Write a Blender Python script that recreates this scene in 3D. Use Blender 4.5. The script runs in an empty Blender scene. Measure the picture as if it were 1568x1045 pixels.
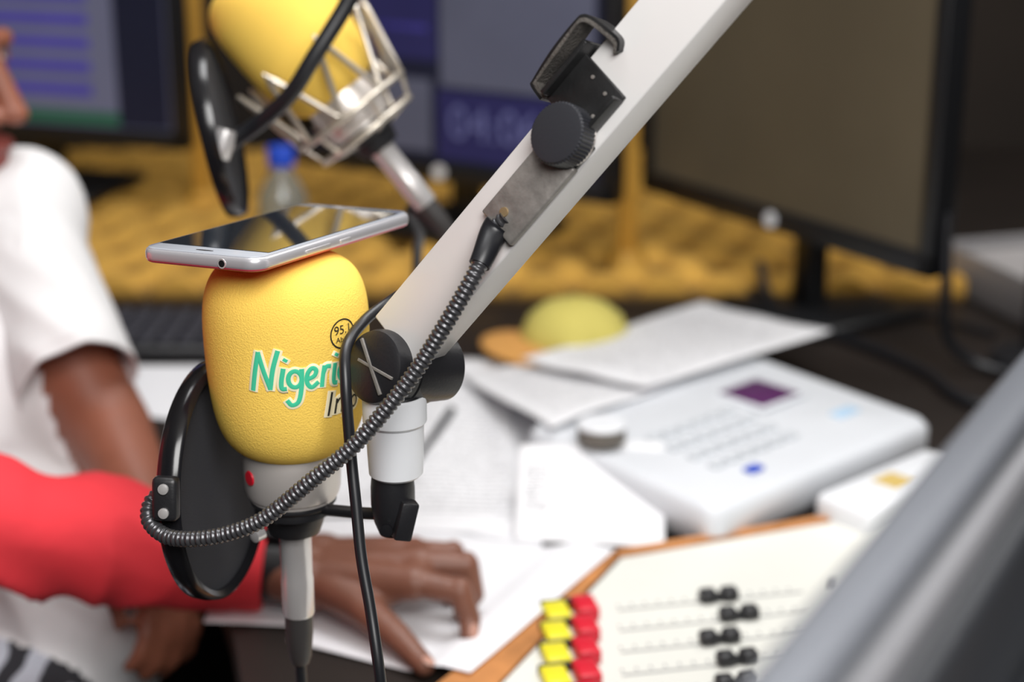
import bpy, bmesh, math, random
import numpy as np
from mathutils import Vector as V, Matrix, noise
random.seed(4)
scene=bpy.context.scene
try: scene.view_settings.view_transform='Standard'
except Exception: pass

# ------------------------------------------------------------ materials
def lin(c):
    return tuple(((x/255)/12.92 if x/255<=0.04045 else ((x/255+0.055)/1.055)**2.4) for x in c)
def mat(name,rgb,rough=.5,metal=0.,bump=0.,bscale=200.,var=0.,vscale=8.,emit=0.,trans=0.,coat=0.,spec=.5,sub=0.):
    m=bpy.data.materials.new(name); m.use_nodes=True
    nt=m.node_tree; b=nt.nodes['Principled BSDF']
    c=lin(rgb)+(1,)
    b.inputs['Base Color'].default_value=c
    b.inputs['Roughness'].default_value=rough
    b.inputs['Metallic'].default_value=metal
    b.inputs['Specular IOR Level'].default_value=spec
    b.inputs['Coat Weight'].default_value=coat
    b.inputs['Transmission Weight'].default_value=trans
    if sub: 
        b.inputs['Subsurface Weight'].default_value=sub
        b.inputs['Subsurface Radius'].default_value=(.02,.008,.004)
        b.inputs['Subsurface Scale'].default_value=.3
    if emit:
        b.inputs['Emission Color'].default_value=c; b.inputs['Emission Strength'].default_value=emit
    tc=nt.nodes.new('ShaderNodeTexCoord')
    if bump:
        n=nt.nodes.new('ShaderNodeTexNoise'); n.inputs['Scale'].default_value=bscale; n.inputs['Detail'].default_value=3
        nt.links.new(tc.outputs['Object'],n.inputs['Vector'])
        bp=nt.nodes.new('ShaderNodeBump'); bp.inputs['Strength'].default_value=bump; bp.inputs['Distance'].default_value=.002
        nt.links.new(n.outputs['Fac'],bp.inputs['Height']); nt.links.new(bp.outputs['Normal'],b.inputs['Normal'])
    n2=nt.nodes.new('ShaderNodeTexNoise'); n2.inputs['Scale'].default_value=vscale; n2.inputs['Detail'].default_value=4
    nt.links.new(tc.outputs['Object'],n2.inputs['Vector'])
    r=nt.nodes.new('ShaderNodeValToRGB')
    v=var if var else .04
    r.color_ramp.elements[0].color=tuple(x*(1-v) for x in c[:3])+(1,)
    r.color_ramp.elements[1].color=tuple(min(1,x*(1+v)) for x in c[:3])+(1,)
    r.color_ramp.elements[0].position=.3; r.color_ramp.elements[1].position=.7
    nt.links.new(n2.outputs['Fac'],r.inputs['Fac']); nt.links.new(r.outputs['Color'],b.inputs['Base Color'])
    if emit: nt.links.new(r.outputs['Color'],b.inputs['Emission Color'])
    return m
def paper_mat(name,lines=34,seed=0.,dark=.45,x0=.1,x1=.9,y0=.08,y1=.92,base=(232,232,235)):
    m=mat(name,base,.75,var=.02)
    nt=m.node_tree; b=nt.nodes['Principled BSDF']
    N=lambda t:nt.nodes.new(t); L=nt.links.new
    uv=N('ShaderNodeUVMap'); sp=N('ShaderNodeSeparateXYZ'); L(uv.outputs['UV'],sp.inputs[0])
    def M(op,a,bb=None,c=None):
        n=N('ShaderNodeMath'); n.operation=op
        for i,x in enumerate((a,bb,c)):
            if x is None: continue
            if isinstance(x,(int,float)): n.inputs[i].default_value=x
            else: L(x,n.inputs[i])
        return n.outputs[0]
    U,W=sp.outputs[0],sp.outputs[1]
    ln=M('MULTIPLY',W,lines); fr=M('FRACT',ln); l1=M('LESS_THAN',fr,.42)
    fl=M('FLOOR',ln)
    cx=N('ShaderNodeCombineXYZ'); L(M('MULTIPLY',U,45),cx.inputs[0]); L(M('MULTIPLY',fl,7.3),cx.inputs[1]); cx.inputs[2].default_value=seed
    no=N('ShaderNodeTexNoise'); no.inputs['Scale'].default_value=1.; no.inputs['Detail'].default_value=2; L(cx.outputs[0],no.inputs['Vector'])
    w=M('GREATER_THAN',no.outputs['Fac'],.45)
    cy=N('ShaderNodeCombineXYZ'); L(M('MULTIPLY',fl,3.1),cy.inputs[0]); cy.inputs[2].default_value=seed+5
    n3=N('ShaderNodeTexNoise'); n3.inputs['Scale'].default_value=1.; L(cy.outputs[0],n3.inputs['Vector'])
    xe=M('MULTIPLY_ADD',n3.outputs['Fac'],.5,x1-.3)
    k=M('MULTIPLY',l1,w)
    for q in (M('GREATER_THAN',U,x0),M('LESS_THAN',U,xe),M('LESS_THAN',U,x1),M('GREATER_THAN',W,y0),M('LESS_THAN',W,y1)): k=M('MULTIPLY',k,q)
    mx=N('ShaderNodeMix'); mx.data_type='RGBA'; L(M('MULTIPLY',k,dark),mx.inputs['Factor'])
    mx.inputs['A'].default_value=lin(base)+(1,); mx.inputs['B'].default_value=(.03,.03,.04,1)
    L(mx.outputs['Result'],b.inputs['Base Color'])
    return m

foamM=mat('foam_yellow',(252,211,98),.95,bump=.35,bscale=1100,var=.02,vscale=30,spec=.15)
blk=mat('black_plastic',(30,30,33),.4,bump=.06,bscale=600)
blkg=mat('black_gloss',(22,22,25),.2)
blkd=mat('black_dusty_metal',(42,42,43),.36,metal=.35,bump=.08,bscale=500,var=.2,vscale=90)
felt=mat('clamp_felt_dusty',(84,80,76),.8,bump=.5,bscale=700,var=.3,vscale=150)
greym=mat('grey_worn_metal',(134,130,126),.5,metal=.35,bump=.12,bscale=400,var=.2,vscale=160)
slv=mat('satin_silver',(212,206,202),.38,metal=.55)
slvd=mat('silver_trim',(222,219,219),.27,metal=.6)
steel=mat('steel_wire',(206,198,186),.3,metal=.7)
alu=mat('arm_white_aluminium',(226,224,223),.38,metal=.1,var=.015,bump=.03,bscale=80)
whp=mat('white_plastic',(226,228,232),.4)
fab=mat('pop_fabric',(46,47,53),.95,bump=.7,bscale=1800)
ribM=mat('gooseneck_ribs',(84,84,87),.3,metal=.6)
rub=mat('rubber_cable',(26,27,31),.38)
red_b=mat('badge_red',(190,20,40),.3)
skin=mat('skin_dark',(122,80,64),.46,bump=.25,bscale=260,var=.12,vscale=30,sub=.05)
skin2=mat('skin_dark_warm',(138,84,64),.48,bump=.2,bscale=260,var=.12,vscale=24,sub=.05)
nailM=mat('nail',(184,140,124),.3)
hairM=mat('hair_black',(14,12,12),.9,bump=1.,bscale=900)
lipM=mat('lips',(136,68,62),.42)
eyeM=mat('eye_white',(225,220,215),.2)
shirtM=mat('tshirt_white',(216,215,216),.9,bump=.35,bscale=60,var=.04,vscale=12)
redM=mat('sleeve_red',(228,54,64),.85,bump=.4,bscale=50,var=.1,vscale=14)
trouM=mat('trousers_dark',(34,34,38),.9,bump=.4,bscale=100)
strM=mat('striped_cloth',(90,92,102),.9)
nt=strM.node_tree; wv=nt.nodes.new('ShaderNodeTexWave'); wv.inputs['Scale'].default_value=9; wv.inputs['Distortion'].default_value=7
tc=nt.nodes.new('ShaderNodeTexCoord'); nt.links.new(tc.outputs['Object'],wv.inputs['Vector'])
rp=nt.nodes.new('ShaderNodeValToRGB'); rp.color_ramp.elements[0].color=(.015,.015,.02,1); rp.color_ramp.elements[1].color=(.42,.44,.5,1)
rp.color_ramp.elements[0].position=.5; rp.color_ramp.elements[1].position=.62
nt.links.new(wv.outputs['Fac'],rp.inputs['Fac']); nt.links.new(rp.outputs['Color'],nt.nodes['Principled BSDF'].inputs['Base Color'])

# ------------------------------------------------------------ mesh helpers
def empty(name,loc=(0,0,0)):
    e=bpy.data.objects.new(name,None); e.empty_display_size=.05; e.location=loc
    scene.collection.objects.link(e); return e
def finish(bm,name,m,parent=None,smooth=True,ang=35):
    bmesh.ops.recalc_face_normals(bm,faces=bm.faces)
    if smooth:
        for f in bm.faces: f.smooth=True
        for e in bm.edges:
            if len(e.link_faces)==2:
                if e.calc_face_angle(0)>math.radians(ang): e.smooth=False
    me=bpy.data.meshes.new(name); bm.to_mesh(me); bm.free()
    for x in (m if isinstance(m,(list,tuple)) else [m]): me.materials.append(x)
    o=bpy.data.objects.new(name,me); scene.collection.objects.link(o)
    if parent is not None:
        o.parent=parent; o.matrix_parent_inverse=Matrix.Translation(-V(parent.location))
    return o
def catmull(pts,n):
    P=[V(p) for p in pts]; P=[2*P[0]-P[1]]+P+[2*P[-1]-P[-2]]
    out=[]
    for i in range(1,len(P)-2):
        for k in range(n):
            t=k/n; a,b,c,d=P[i-1:i+3]
            out.append(.5*((2*b)+(c-a)*t+(2*a-5*b+4*c-d)*t*t+(3*b-a-3*c+d)*t**3))
    out.append(P[-2]); return out
def resample(pts,step):
    L=[0]
    for a,b in zip(pts,pts[1:]): L.append(L[-1]+(b-a).length)
    n=max(2,int(L[-1]/step)); out=[]; j=0
    for i in range(n+1):
        s=L[-1]*i/n
        while j<len(L)-2 and L[j+1]<s: j+=1
        t=(s-L[j])/max(1e-9,L[j+1]-L[j]); out.append(pts[j].lerp(pts[j+1],t))
    return out,L[-1]
def add_tube(bm,pts,r,segs=12,closed=False,caps=True):
    pts=[V(p) for p in pts]; n=len(pts)
    T=[]
    for i in range(n):
        if closed: t=pts[(i+1)%n]-pts[i-1]
        else: t=pts[min(i+1,n-1)]-pts[max(i-1,0)]
        T.append(t.normalized())
    u=T[0].orthogonal().normalized(); rings=[]
    for i in range(n):
        u=(u-T[i]*u.dot(T[i])).normalized(); w=T[i].cross(u)
        rr=r(i/(n-1)) if callable(r) else (r[i] if isinstance(r,(list,tuple)) else r)
        rings.append([bm.verts.new(pts[i]+(u*math.cos(a)+w*math.sin(a))*rr) for a in [2*math.pi*k/segs for k in range(segs)]])
    for i in range(n if closed else n-1):
        A,B=rings[i],rings[(i+1)%n]
        off=0
        if closed and i==n-1:
            off=min(range(segs),key=lambda o:sum((A[k].co-B[(k+o)%segs].co).length for k in range(segs)))
        for k in range(segs):
            bm.faces.new((A[k],A[(k+1)%segs],B[(k+1+off)%segs],B[(k+off)%segs]))
    if caps and not closed:
        bm.faces.new(rings[0]); bm.faces.new(rings[-1][::-1])
def tube(name,pts,r,m,parent=None,segs=14,n=8,closed=False,straight=False):
    bm=bmesh.new()
    P=[V(p) for p in pts] if straight else catmull(pts,n)
    add_tube(bm,P,r,segs,closed); return finish(bm,name,m,parent)
def frame(o,z,x=None):
    z=V(z).normalized()
    x=V(x) if x is not None else z.orthogonal()
    x=(x-z*x.dot(z)).normalized(); y=z.cross(x)
    return Matrix(((x.x,y.x,z.x,o[0]),(x.y,y.y,z.y,o[1]),(x.z,y.z,z.z,o[2]),(0,0,0,1)))
def add_lathe(bm,prof,M=Matrix(),segs=48):
    rings=[]
    for (r,z) in prof:
        if r<1e-5: rings.append([bm.verts.new(M@V((0,0,z)))])
        else: rings.append([bm.verts.new(M@V((r*math.cos(2*math.pi*k/segs),r*math.sin(2*math.pi*k/segs),z))) for k in range(segs)])
    for A,B in zip(rings,rings[1:]):
        for k in range(segs):
            k2=(k+1)%segs
            if len(A)==1 and len(B)==1: continue
            if len(A)==1: bm.faces.new((A[0],B[k],B[k2]))
            elif len(B)==1: bm.faces.new((A[k],A[k2],B[0]))
            else: bm.faces.new((A[k],A[k2],B[k2],B[k]))
def lathe(name,prof,m,parent=None,M=Matrix(),segs=48,ang=35):
    bm=bmesh.new(); add_lathe(bm,prof,M,segs); return finish(bm,name,m,parent,ang=ang)
def add_box(bm,M,lo,hi,bev=0.,seg=2):
    r=bmesh.ops.create_cube(bm,size=1.)
    vs=r['verts']
    for v in vs:
        v.co=V(tuple(lo[i]+(v.co[i]+.5)*(hi[i]-lo[i]) for i in range(3)))
    es=list({e for v in vs for e in v.link_edges})
    if bev:
        g=bmesh.ops.bevel(bm,geom=es,offset=bev,segments=seg,profile=.5,affect='EDGES')
        vs=list({v for f in g['faces'] for v in f.verts}|{v for v in vs if v.is_valid})
    bmesh.ops.transform(bm,matrix=M,verts=vs)
def box(name,lo,hi,m,parent=None,M=Matrix(),bev=.001,seg=2):
    bm=bmesh.new(); add_box(bm,M,lo,hi,bev,seg); return finish(bm,name,m,parent,ang=50)
def prism(name,poly,z0,z1,m,parent=None,M=Matrix(),bev=.0):
    bm=bmesh.new()
    a=[bm.verts.new((x,y,z0)) for x,y in poly]; b=[bm.verts.new((x,y,z1)) for x,y in poly]
    bm.faces.new(a[::-1]); bm.faces.new(b)
    for i in range(len(poly)):
        j=(i+1)%len(poly); bm.faces.new((a[i],a[j],b[j],b[i]))
    if bev: bmesh.ops.bevel(bm,geom=list(bm.edges),offset=bev,segments=2,profile=.5,affect='EDGES')
    bmesh.ops.transform(bm,matrix=M,verts=bm.verts)
    return finish(bm,name,m,parent,ang=50)
def rrect(w,h,r,n=6):
    out=[]
    for cx,cy,a0 in ((w/2-r,h/2-r,0),(-w/2+r,h/2-r,90),(-w/2+r,-h/2+r,180),(w/2-r,-h/2+r,270)):
        for k in range(n+1):
            a=math.radians(a0+90*k/n); out.append((cx+r*math.cos(a),cy+r*math.sin(a)))
    return out
def text_mesh(txt,size):
    cu=bpy.data.curves.new('t','FONT'); cu.body=txt; cu.size=size; cu.align_x='CENTER'; cu.align_y='CENTER'
    o=bpy.data.objects.new('t',cu); scene.collection.objects.link(o)
    dg=bpy.context.evaluated_depsgraph_get(); me=bpy.data.meshes.new_from_object(o.evaluated_get(dg))
    bpy.data.objects.remove(o); return me

# ------------------------------------------------------------ organic bodies
def ridge(p):
    return (1-abs(noise.noise(p))*3.0)
def body(name,prims,mats,voxel,parent=None,smooth=6,cloth=(),amp=.004,freq=14.):
    bm=bmesh.new()
    for p in prims:
        if p[0]=='c':
            _,a,ra,b,rb,mi=p; a=V(a); b=V(b); d=b-a; Ln=max(d.length,1e-5)
            M=frame(a,d if d.length>1e-5 else (0,0,1)); pr=[]
            for k in range(9):
                t=math.pi/2*k/8; pr.append((ra*math.sin(t),-ra*math.cos(t)))
            for k in range(9):
                t=math.pi/2*k/8; pr.append((rb*math.cos(t),Ln+rb*math.sin(t)))
            pr[0]=(0,-ra); pr[-1]=(0,Ln+rb)
            add_lathe(bm,pr,M,20)
        else:
            _,c,rad,eu,mi=p
            M=Matrix.Translation(V(c))@Matrix.Rotation(math.radians(eu[2]),4,'Z')@Matrix.Rotation(math.radians(eu[1]),4,'Y')@Matrix.Rotation(math.radians(eu[0]),4,'X')@Matrix.Diagonal((*rad,1))
            bmesh.ops.create_icosphere(bm,subdivisions=4,radius=1.,matrix=M)
    bmesh.ops.recalc_face_normals(bm,faces=bm.faces)
    me=bpy.data.meshes.new('tmp'); bm.to_mesh(me); bm.free()
    o=bpy.data.objects.new('tmp',me); scene.collection.objects.link(o)
    md=o.modifiers.new('r','REMESH'); md.mode='VOXEL'; md.voxel_size=voxel; md.adaptivity=0
    if smooth:
        s=o.modifiers.new('s','SMOOTH'); s.factor=.5; s.iterations=smooth
    dg=bpy.context.evaluated_depsgraph_get(); me2=bpy.data.meshes.new_from_object(o.evaluated_get(dg))
    bpy.data.objects.remove(o)
    nf=len(me2.polygons); C=np.empty(nf*3,dtype=np.float32); me2.polygons.foreach_get('center',C); C=C.reshape(-1,3)
    best=np.full(nf,1e9); idx=np.zeros(nf,dtype=np.int32)
    for p in prims:
        if p[0]=='c':
            a=np.array(p[1]);b=np.array(p[3]);ab=b-a;q=max(1e-9,(ab**2).sum())
            t=np.clip(((C-a)@ab)/q,0,1); d=np.linalg.norm(C-(a+t[:,None]*ab),axis=1)-(p[2]+(p[4]-p[2])*t); mi=p[5]
        else:
            eu=p[3]
            R=(Matrix.Rotation(math.radians(eu[2]),3,'Z')@Matrix.Rotation(math.radians(eu[1]),3,'Y')@Matrix.Rotation(math.radians(eu[0]),3,'X'))
            q=(C-np.array(p[1]))@np.array(R)/np.array(p[2]); k=np.linalg.norm(q,axis=1); d=(k-1)*min(p[2]); mi=p[4]
        s=d<best; best[s]=d[s]; idx[s]=mi
    me2.materials.clear()
    for m in mats: me2.materials.append(m)
    me2.polygons.foreach_set('material_index',idx); me2.polygons.foreach_set('use_smooth',np.ones(nf,dtype=bool))
    if cloth:
        cv=set()
        for pl in me2.polygons:
            if pl.material_index in cloth: cv.update(pl.vertices)
        nr=[v.normal.copy() for v in me2.vertices]
        for i in cv:
            v=me2.vertices[i]; p=v.co
            q=V((p.x*freq+1.5*noise.noise(p*6),p.y*freq*.8,p.z*freq*.9+p.x*freq*.7))
            v.co=p+nr[i]*(amp*.55*ridge(q)+amp*.5*noise.noise(p*freq*.8)-amp*.2)
    me2.update(); me2.name=name
    ob=bpy.data.objects.new(name,me2); scene.collection.objects.link(ob)
    if parent: ob.parent=parent
    return ob
def chain(pts,rs,mi): return [('c',tuple(pts[i]),rs[i],tuple(pts[i+1]),rs[i+1],mi) for i in range(len(pts)-1)]
def gen_hand(w,f,n,side,mi,curl=.35,s=1.):
    w=V(w);f=V(f).normalized();n=V(n);n=(n-f*n.dot(f)).normalized();x=f.cross(n)*side
    pr=[];ms=[]
    for k,(off,L) in enumerate(((.028,.072),(.010,.080),(-.009,.075),(-.026,.058))):
        mcp=w+(f*.088+x*off-n*abs(off)*.12)*s; ms.append(mcp)
        pr+=chain([w+x*off*.6*s,mcp],[.015*s,.011*s],mi)
        p=mcp; d=f+x*off*2; pts=[p]
        for j,fr in enumerate((.45,.3,.25)):
            a=curl*(j+.6); dd=(d*math.cos(a)-n*math.sin(a)).normalized(); p=p+dd*L*fr*s; pts.append(p)
        pr+=chain(pts,[.0098*s,.0088*s,.008*s,.0068*s],mi)
    for a,b in zip(ms,ms[1:]): pr.append(('c',tuple(a),.0105*s,tuple(b),.0105*s,mi))
    t0=w+(f*.02+x*.024)*s; t1=w+(f*.052+x*.05-n*.008)*s; t2=w+(f*.085+x*.056-n*.014)*s; t3=w+(f*.108+x*.052-n*.02)*s
    pr+=chain([t0,t1,t2,t3],[.015*s,.0125*s,.0095*s,.0075*s],mi)
    return pr

# ================================================================ ROOM
wallM=mat('wall_dark_brown',(42,34,28),.85,var=.2,vscale=3,bump=.2,bscale=40)
wallG=mat('wall_grey',(120,116,110),.85,var=.05)
floorM=mat('carpet_dark',(44,42,44),.95,bump=.8,bscale=300)
ceilM=mat('ceiling_white',(205,203,198),.9)
def slab(n,lo,hi,m): return box(n,lo,hi,m,bev=0)
slab('floor',(-2.2,-1.2,-.05),(2.2,3.3,0),floorM)
slab('ceiling',(-2.2,-1.2,2.6),(2.2,3.3,2.65),ceilM)
slab('wall_back',(-2.2,3.3,0),(2.2,3.36,2.6),wallM)
slab('wall_front',(-2.2,-1.26,0),(2.2,-1.2,2.6),wallG)
slab('wall_left',(-2.26,-1.2,0),(-2.2,3.3,2.6),wallG)
slab('wall_right',(2.2,-1.2,0),(2.26,3.3,2.6),wallM)

# ================================================================ DESK
deskM=mat('desk_dark_laminate',(34,27,23),.5,var=.25,vscale=5)
dk=empty('studio_desk')
poly=[(-1.5,2.95),(-1.5,1.74),(-.60,1.74),(-.37,1.60),(-.27,1.35),(-.215,1.17),(-.17,1.0),(-.14,.6),(-.1,.1),(1.3,.1),(1.3,2.95)]
prism('desktop',poly[::-1],.715,.75,deskM,dk,bev=.003)
for i,(x,y) in enumerate(((-1.42,2.85),(-1.42,1.82),(1.2,2.85),(1.2,.2),(0.02,.2))):
    box('leg_%d'%(i+1),(x-.03,y-.03,0),(x+.03,y+.03,.716),deskM,dk,bev=.003)
box('modesty_panel',(-1.4,2.83,.25),(1.2,2.85,.716),deskM,dk)

# mustard dimpled acoustic mat on the back of the desk
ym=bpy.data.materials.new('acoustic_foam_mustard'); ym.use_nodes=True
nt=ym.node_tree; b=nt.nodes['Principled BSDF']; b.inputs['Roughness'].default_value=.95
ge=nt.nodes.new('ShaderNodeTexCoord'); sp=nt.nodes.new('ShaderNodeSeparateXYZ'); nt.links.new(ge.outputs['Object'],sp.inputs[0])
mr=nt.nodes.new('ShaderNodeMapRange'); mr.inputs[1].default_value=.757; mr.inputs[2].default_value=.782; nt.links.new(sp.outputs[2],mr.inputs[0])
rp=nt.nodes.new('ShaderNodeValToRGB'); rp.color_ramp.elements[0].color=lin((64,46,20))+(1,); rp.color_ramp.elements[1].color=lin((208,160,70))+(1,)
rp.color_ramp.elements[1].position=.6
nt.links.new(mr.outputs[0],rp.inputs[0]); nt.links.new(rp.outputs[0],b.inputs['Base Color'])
bm=bmesh.new(); nx,ny=280,90; X0,X1,Y0,Y1=-1.4,.55,1.985,2.80
g=[[None]*(ny+1) for _ in range(nx+1)]
for i in range(nx+1):
    for j in range(ny+1):
        x=X0+(X1-X0)*i/nx; y=Y0+(Y1-Y0)*j/ny
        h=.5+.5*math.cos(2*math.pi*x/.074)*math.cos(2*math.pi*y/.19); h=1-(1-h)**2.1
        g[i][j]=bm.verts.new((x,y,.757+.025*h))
for i in range(nx):
    for j in range(ny): bm.faces.new((g[i][j],g[i+1][j],g[i+1][j+1],g[i][j+1]))
edge=[(i,0) for i in range(nx+1)]+[(nx,j) for j in range(1,ny+1)]+[(i,ny) for i in range(nx-1,-1,-1)]+[(0,j) for j in range(ny-1,0,-1)]
lowv=[bm.verts.new((g[i][j].co.x,g[i][j].co.y,.7505)) for i,j in edge]
for k in range(len(edge)):
    k2=(k+1)%len(edge); bm.faces.new((g[edge[k][0]][edge[k][1]],lowv[k],lowv[k2],g[edge[k2][0]][edge[k2][1]]))
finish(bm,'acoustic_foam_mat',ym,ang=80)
ypost=mat('yellow_painted_post',(188,142,54),.6,var=.1)
for (x,y) in ((.146,2.105),(-.452,2.44)):
    p=empty('yellow_post',(x,y,.75))
    box('shaft',(x-.012,y-.012,.775),(x+.012,y+.012,2.6),ypost,p,bev=.002)
    lathe('foot_flange',[(0,.774),(.026,.774),(.026,.782),(.018,.79),(0,.79)],ypost,p,Matrix.Translation((x,y,0)),24)

# ================================================================ MONITORS
bez=mat('monitor_bezel_black',(20,21,24),.4)
def scr(name,rgb,e): return mat(name,rgb,.45,emit=e,var=.06,vscale=10,spec=.2)
scrL=scr('screen_grey_violet',(92,94,116),.36); bar=scr('screen_bar_violet',(66,60,138),.42); scrK=scr('screen_black_blue',(26,28,44),.32)
grn=scr('screen_green',(34,84,60),.3); winG=scr('screen_window_grey',(78,80,96),.32); winB=scr('screen_window_navy',(38,37,76),.35)
dig=scr('screen_digits',(84,86,126),.38); scrR=mat('screen_brown_grey',(80,72,58),.4,emit=.16,var=.1,vscale=5,spec=.3)
def monitor(bl,br,h,screenM,rects,text=None,logo=True,standz=.76):
    bl=V(bl);br=V(br);ex=(br-bl);w=ex.length;ex.normalize()
    ny_=ex.cross(V((0,0,1)))
    c=(bl+br)/2
    M=Matrix(((ex.x,ny_.x,0,bl.x),(ex.y,ny_.y,0,bl.y),(0,0,1,bl.z),(0,0,0,1)))
    p=empty('computer_monitor',(c.x,c.y,standz))
    bm=bmesh.new(); t=.018
    add_box(bm,M,(0,-.03,0),(w,-.004,h),.004)
    for lo,hi in (((0,-.01,0),(w,.004,.026)),((0,-.01,h-t),(w,.004,h)),((0,-.01,0),(t,.004,h)),((w-t,-.01,0),(w,.004,h))): add_box(bm,M,lo,hi,.002)
    add_box(bm,M,(w*.25,-.055,h*.2),(w*.75,-.028,h*.8),.01)
    finish(bm,'housing',bez,p,ang=50)
    box('screen',(t,-.006,.026),(w-t,-.002,h-t),screenM,p,M,bev=0)
    for i,(u0,v0,u1,v1,mm) in enumerate(rects):
        box('window_tile_%d'%(i+1),(u0*w,-.002+.0002*(i%3),v0*h),(u1*w,-.0012+.0002*(i%3),v1*h),mm,p,M,bev=0)
    if text:
        s,u,v,sz,mm=text; me=text_mesh(s,sz)
        R=M@Matrix.Translation((u*w,.0005,v*h))@Matrix(((1,0,0,0),(0,0,1,0),(0,1,0,0),(0,0,0,1)))
        me.transform(R); me.materials.append(mm); o=bpy.data.objects.new('clock_digits',me); scene.collection.objects.link(o)
        o.parent=p; o.matrix_parent_inverse=Matrix.Translation(-V(p.location))
    if logo:
        bm=bmesh.new(); Ml=M@frame((w*.50,.004,.013),(0,1,0)); add_lathe(bm,[(0,0),(.009,0),(.009,.002),(0,.0025)],Ml,24); finish(bm,'badge',whp,p)
    bm=bmesh.new(); add_box(bm,M,(w*.5-.02,-.075,standz-bl.z+.012),(w*.5+.02,-.05,h*.5),.006)
    add_box(bm,M,(w*.5-.10,-.16,standz-bl.z),(w*.5+.10,.01,standz-bl.z+.014),.006)
    finish(bm,'stand',bez,p,ang=50)
    return p
monitor((-.936,2.485,.87),(-.451,2.328,.87),.31,scrL,
  [(.80,.09,.955,.93,scrK)]+[(.36,.22+.105*k,.72,.275+.105*k,bar) for k in range(7)]+[(.5,.095,.80,.15,grn)],logo=False,standz=.783)
monitor((-.307,2.292,.865),(.124,2.026,.865),.31,scrK,
  [(.50,.40,.94,.93,winG),(.16,.12,.47,.42,winG),(.2,.5,.49,.93,winB),(.49,.1,.82,.385,winB)]+[(.23,.56+.06*k,.46,.58+.06*k,bar) for k in range(6)],
  text=("04:06",.66,.25,.062,dig),standz=.783)
monitor((.168,2.137,.86),(.438,1.715,.855),.36,scrR,[],standz=.7505)

# foreground monitor (seen from behind)
fgTop=mat('monitor_shell_silver',(104,107,114),.45,metal=.2); fgRim=mat('monitor_rim_light',(128,128,132),.42,metal=.2); fgBack=mat('monitor_back_charcoal',(44,46,50),.45)
ex=V((.483,.875,0)).normalized(); nn=V((ex.y,-ex.x,0))
o0=V((.126,.4955,1.145))
M=Matrix(((ex.x,nn.x,0,o0.x),(ex.y,nn.y,0,o0.y),(0,0,1,o0.z),(0,0,0,1)))
p=empty('computer_monitor',(o0.x,o0.y,.75))
W2=.27
bm=bmesh.new(); add_box(bm,M,(-W2,0,-.33),(W2,.018,0),.004,3); finish(bm,'front_shell',fgTop,p,ang=50)
bm=bmesh.new(); add_box(bm,M,(-W2+.002,.0205,-.328),(W2-.002,.0275,-.004),.003,3); finish(bm,'rear_rim',fgRim,p,ang=50)
bm=bmesh.new(); add_box(bm,M,(-W2+.003,.017,-.327),(W2-.003,.0215,-.006),.0005,1);add_box(bm,M,(-W2+.006,.027,-.324),(W2-.006,.036,-.012),.004,3); add_box(bm,M,(-.14,.034,-.26),(.14,.062,-.06),.012,3); finish(bm,'rear_panel',fgBack,p,ang=50)
box('screen',(-W2+.015,-.0015,-.31),(W2-.015,.001,-.015),scrK,p,M,bev=0)
bm=bmesh.new(); add_box(bm,M,(-.03,.05,-.385),(.03,.068,-.12),.006); add_box(bm,M,(-.11,-.05,-.3945),(.11,.13,-.382),.005); finish(bm,'stand',fgBack,p,ang=50)

# ================================================================ BOOM ARM (main)
S=V((-.054,.857,1.074)); D=V((.609,-.16,.777)).normalized(); Nn=V((-.552,-.788,.271)); Nn=(Nn-D*Nn.dot(D)).normalized(); Wd=Nn.cross(D)
if Wd.dot(V((.569,-.594,-.568)))<0: Wd=-Wd
BM=Matrix(((Wd.x,D.x,Nn.x,S.x),(Wd.y,D.y,Nn.y,S.y),(Wd.z,D.z,Nn.z,S.z),(0,0,0,1)))
arm=empty('microphone_boom_arm',tuple(S))
hb=.0180
bm=bmesh.new(); add_box(bm,BM,(-hb,-.004,-.011),(hb,.50,.011),.0012,2); finish(bm,'arm_tube',alu,arm,ang=50)
E=BM@V((0,.50,0)); 
lathe('elbow_joint',[(0,-.03),(.02,-.03),(.024,-.026),(.024,.026),(.02,.03),(0,.03)],blk,arm,frame(E,Wd))
bm=bmesh.new(); E2=V((.85,.95,1.5)); Mx=frame(E,E2-E,(0,1,0)); add_box(bm,Mx,(-.011,-.018,0),(.011,.018,(E2-E).length),.001); finish(bm,'rear_tube',alu,arm,ang=50)
lathe('pole',[(0,.7505),(.05,.7505),(.05,.765),(.018,.775),(.018,1.56),(0,1.56)],blk,arm,Matrix.Translation((E2.x,E2.y,0)))
ja=V((-.62,-.72,.30)).normalized(); jc=V((-.0610,.856,1.0565))
lathe('drum_joint',[(0,-.021),(.015,-.021),(.0188,-.0185),(.0202,-.013),(.0202,.0005),(.0193,.001),(.0193,.002),(.0202,.0025),(.0202,.014),(.0190,.0182),(.016,.0197),(0,.0203)],blk,arm,frame(jc,ja),64)
bm=bmesh.new(); add_box(bm,frame(jc,ja,(0.75,0,-.9)),(-.0165,-.0010,.0190),(.0165,.0010,.0209),.0004); add_box(bm,frame(jc,ja,(1,0,-.35)),(-.010,-.0008,.0190),(.0165,.0008,.0208),.0003); finish(bm,'joint_groove',greym,arm)
lathe('drum_joint_rear',[(0,-.017),(.013,-.017),(.018,-.014),(.019,0),(.018,.014),(.013,.017),(0,.017)],blk,arm,frame((-.0475,.864,1.0545),V((-.7,-.6,.2))),48)
K=Matrix.Translation((-.0625,.853,0))
lathe('neck_boot',[(0,1.052),(.012,1.052),(.014,1.046),(.0165,1.042),(0,1.042)],blk,arm,K)
lathe('swivel_collar',[(0,1.0435),(.0164,1.0435),(.0172,1.042),(.0172,1.0285),(.0160,1.027),(0,1.027)],whp,arm,K)
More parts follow.
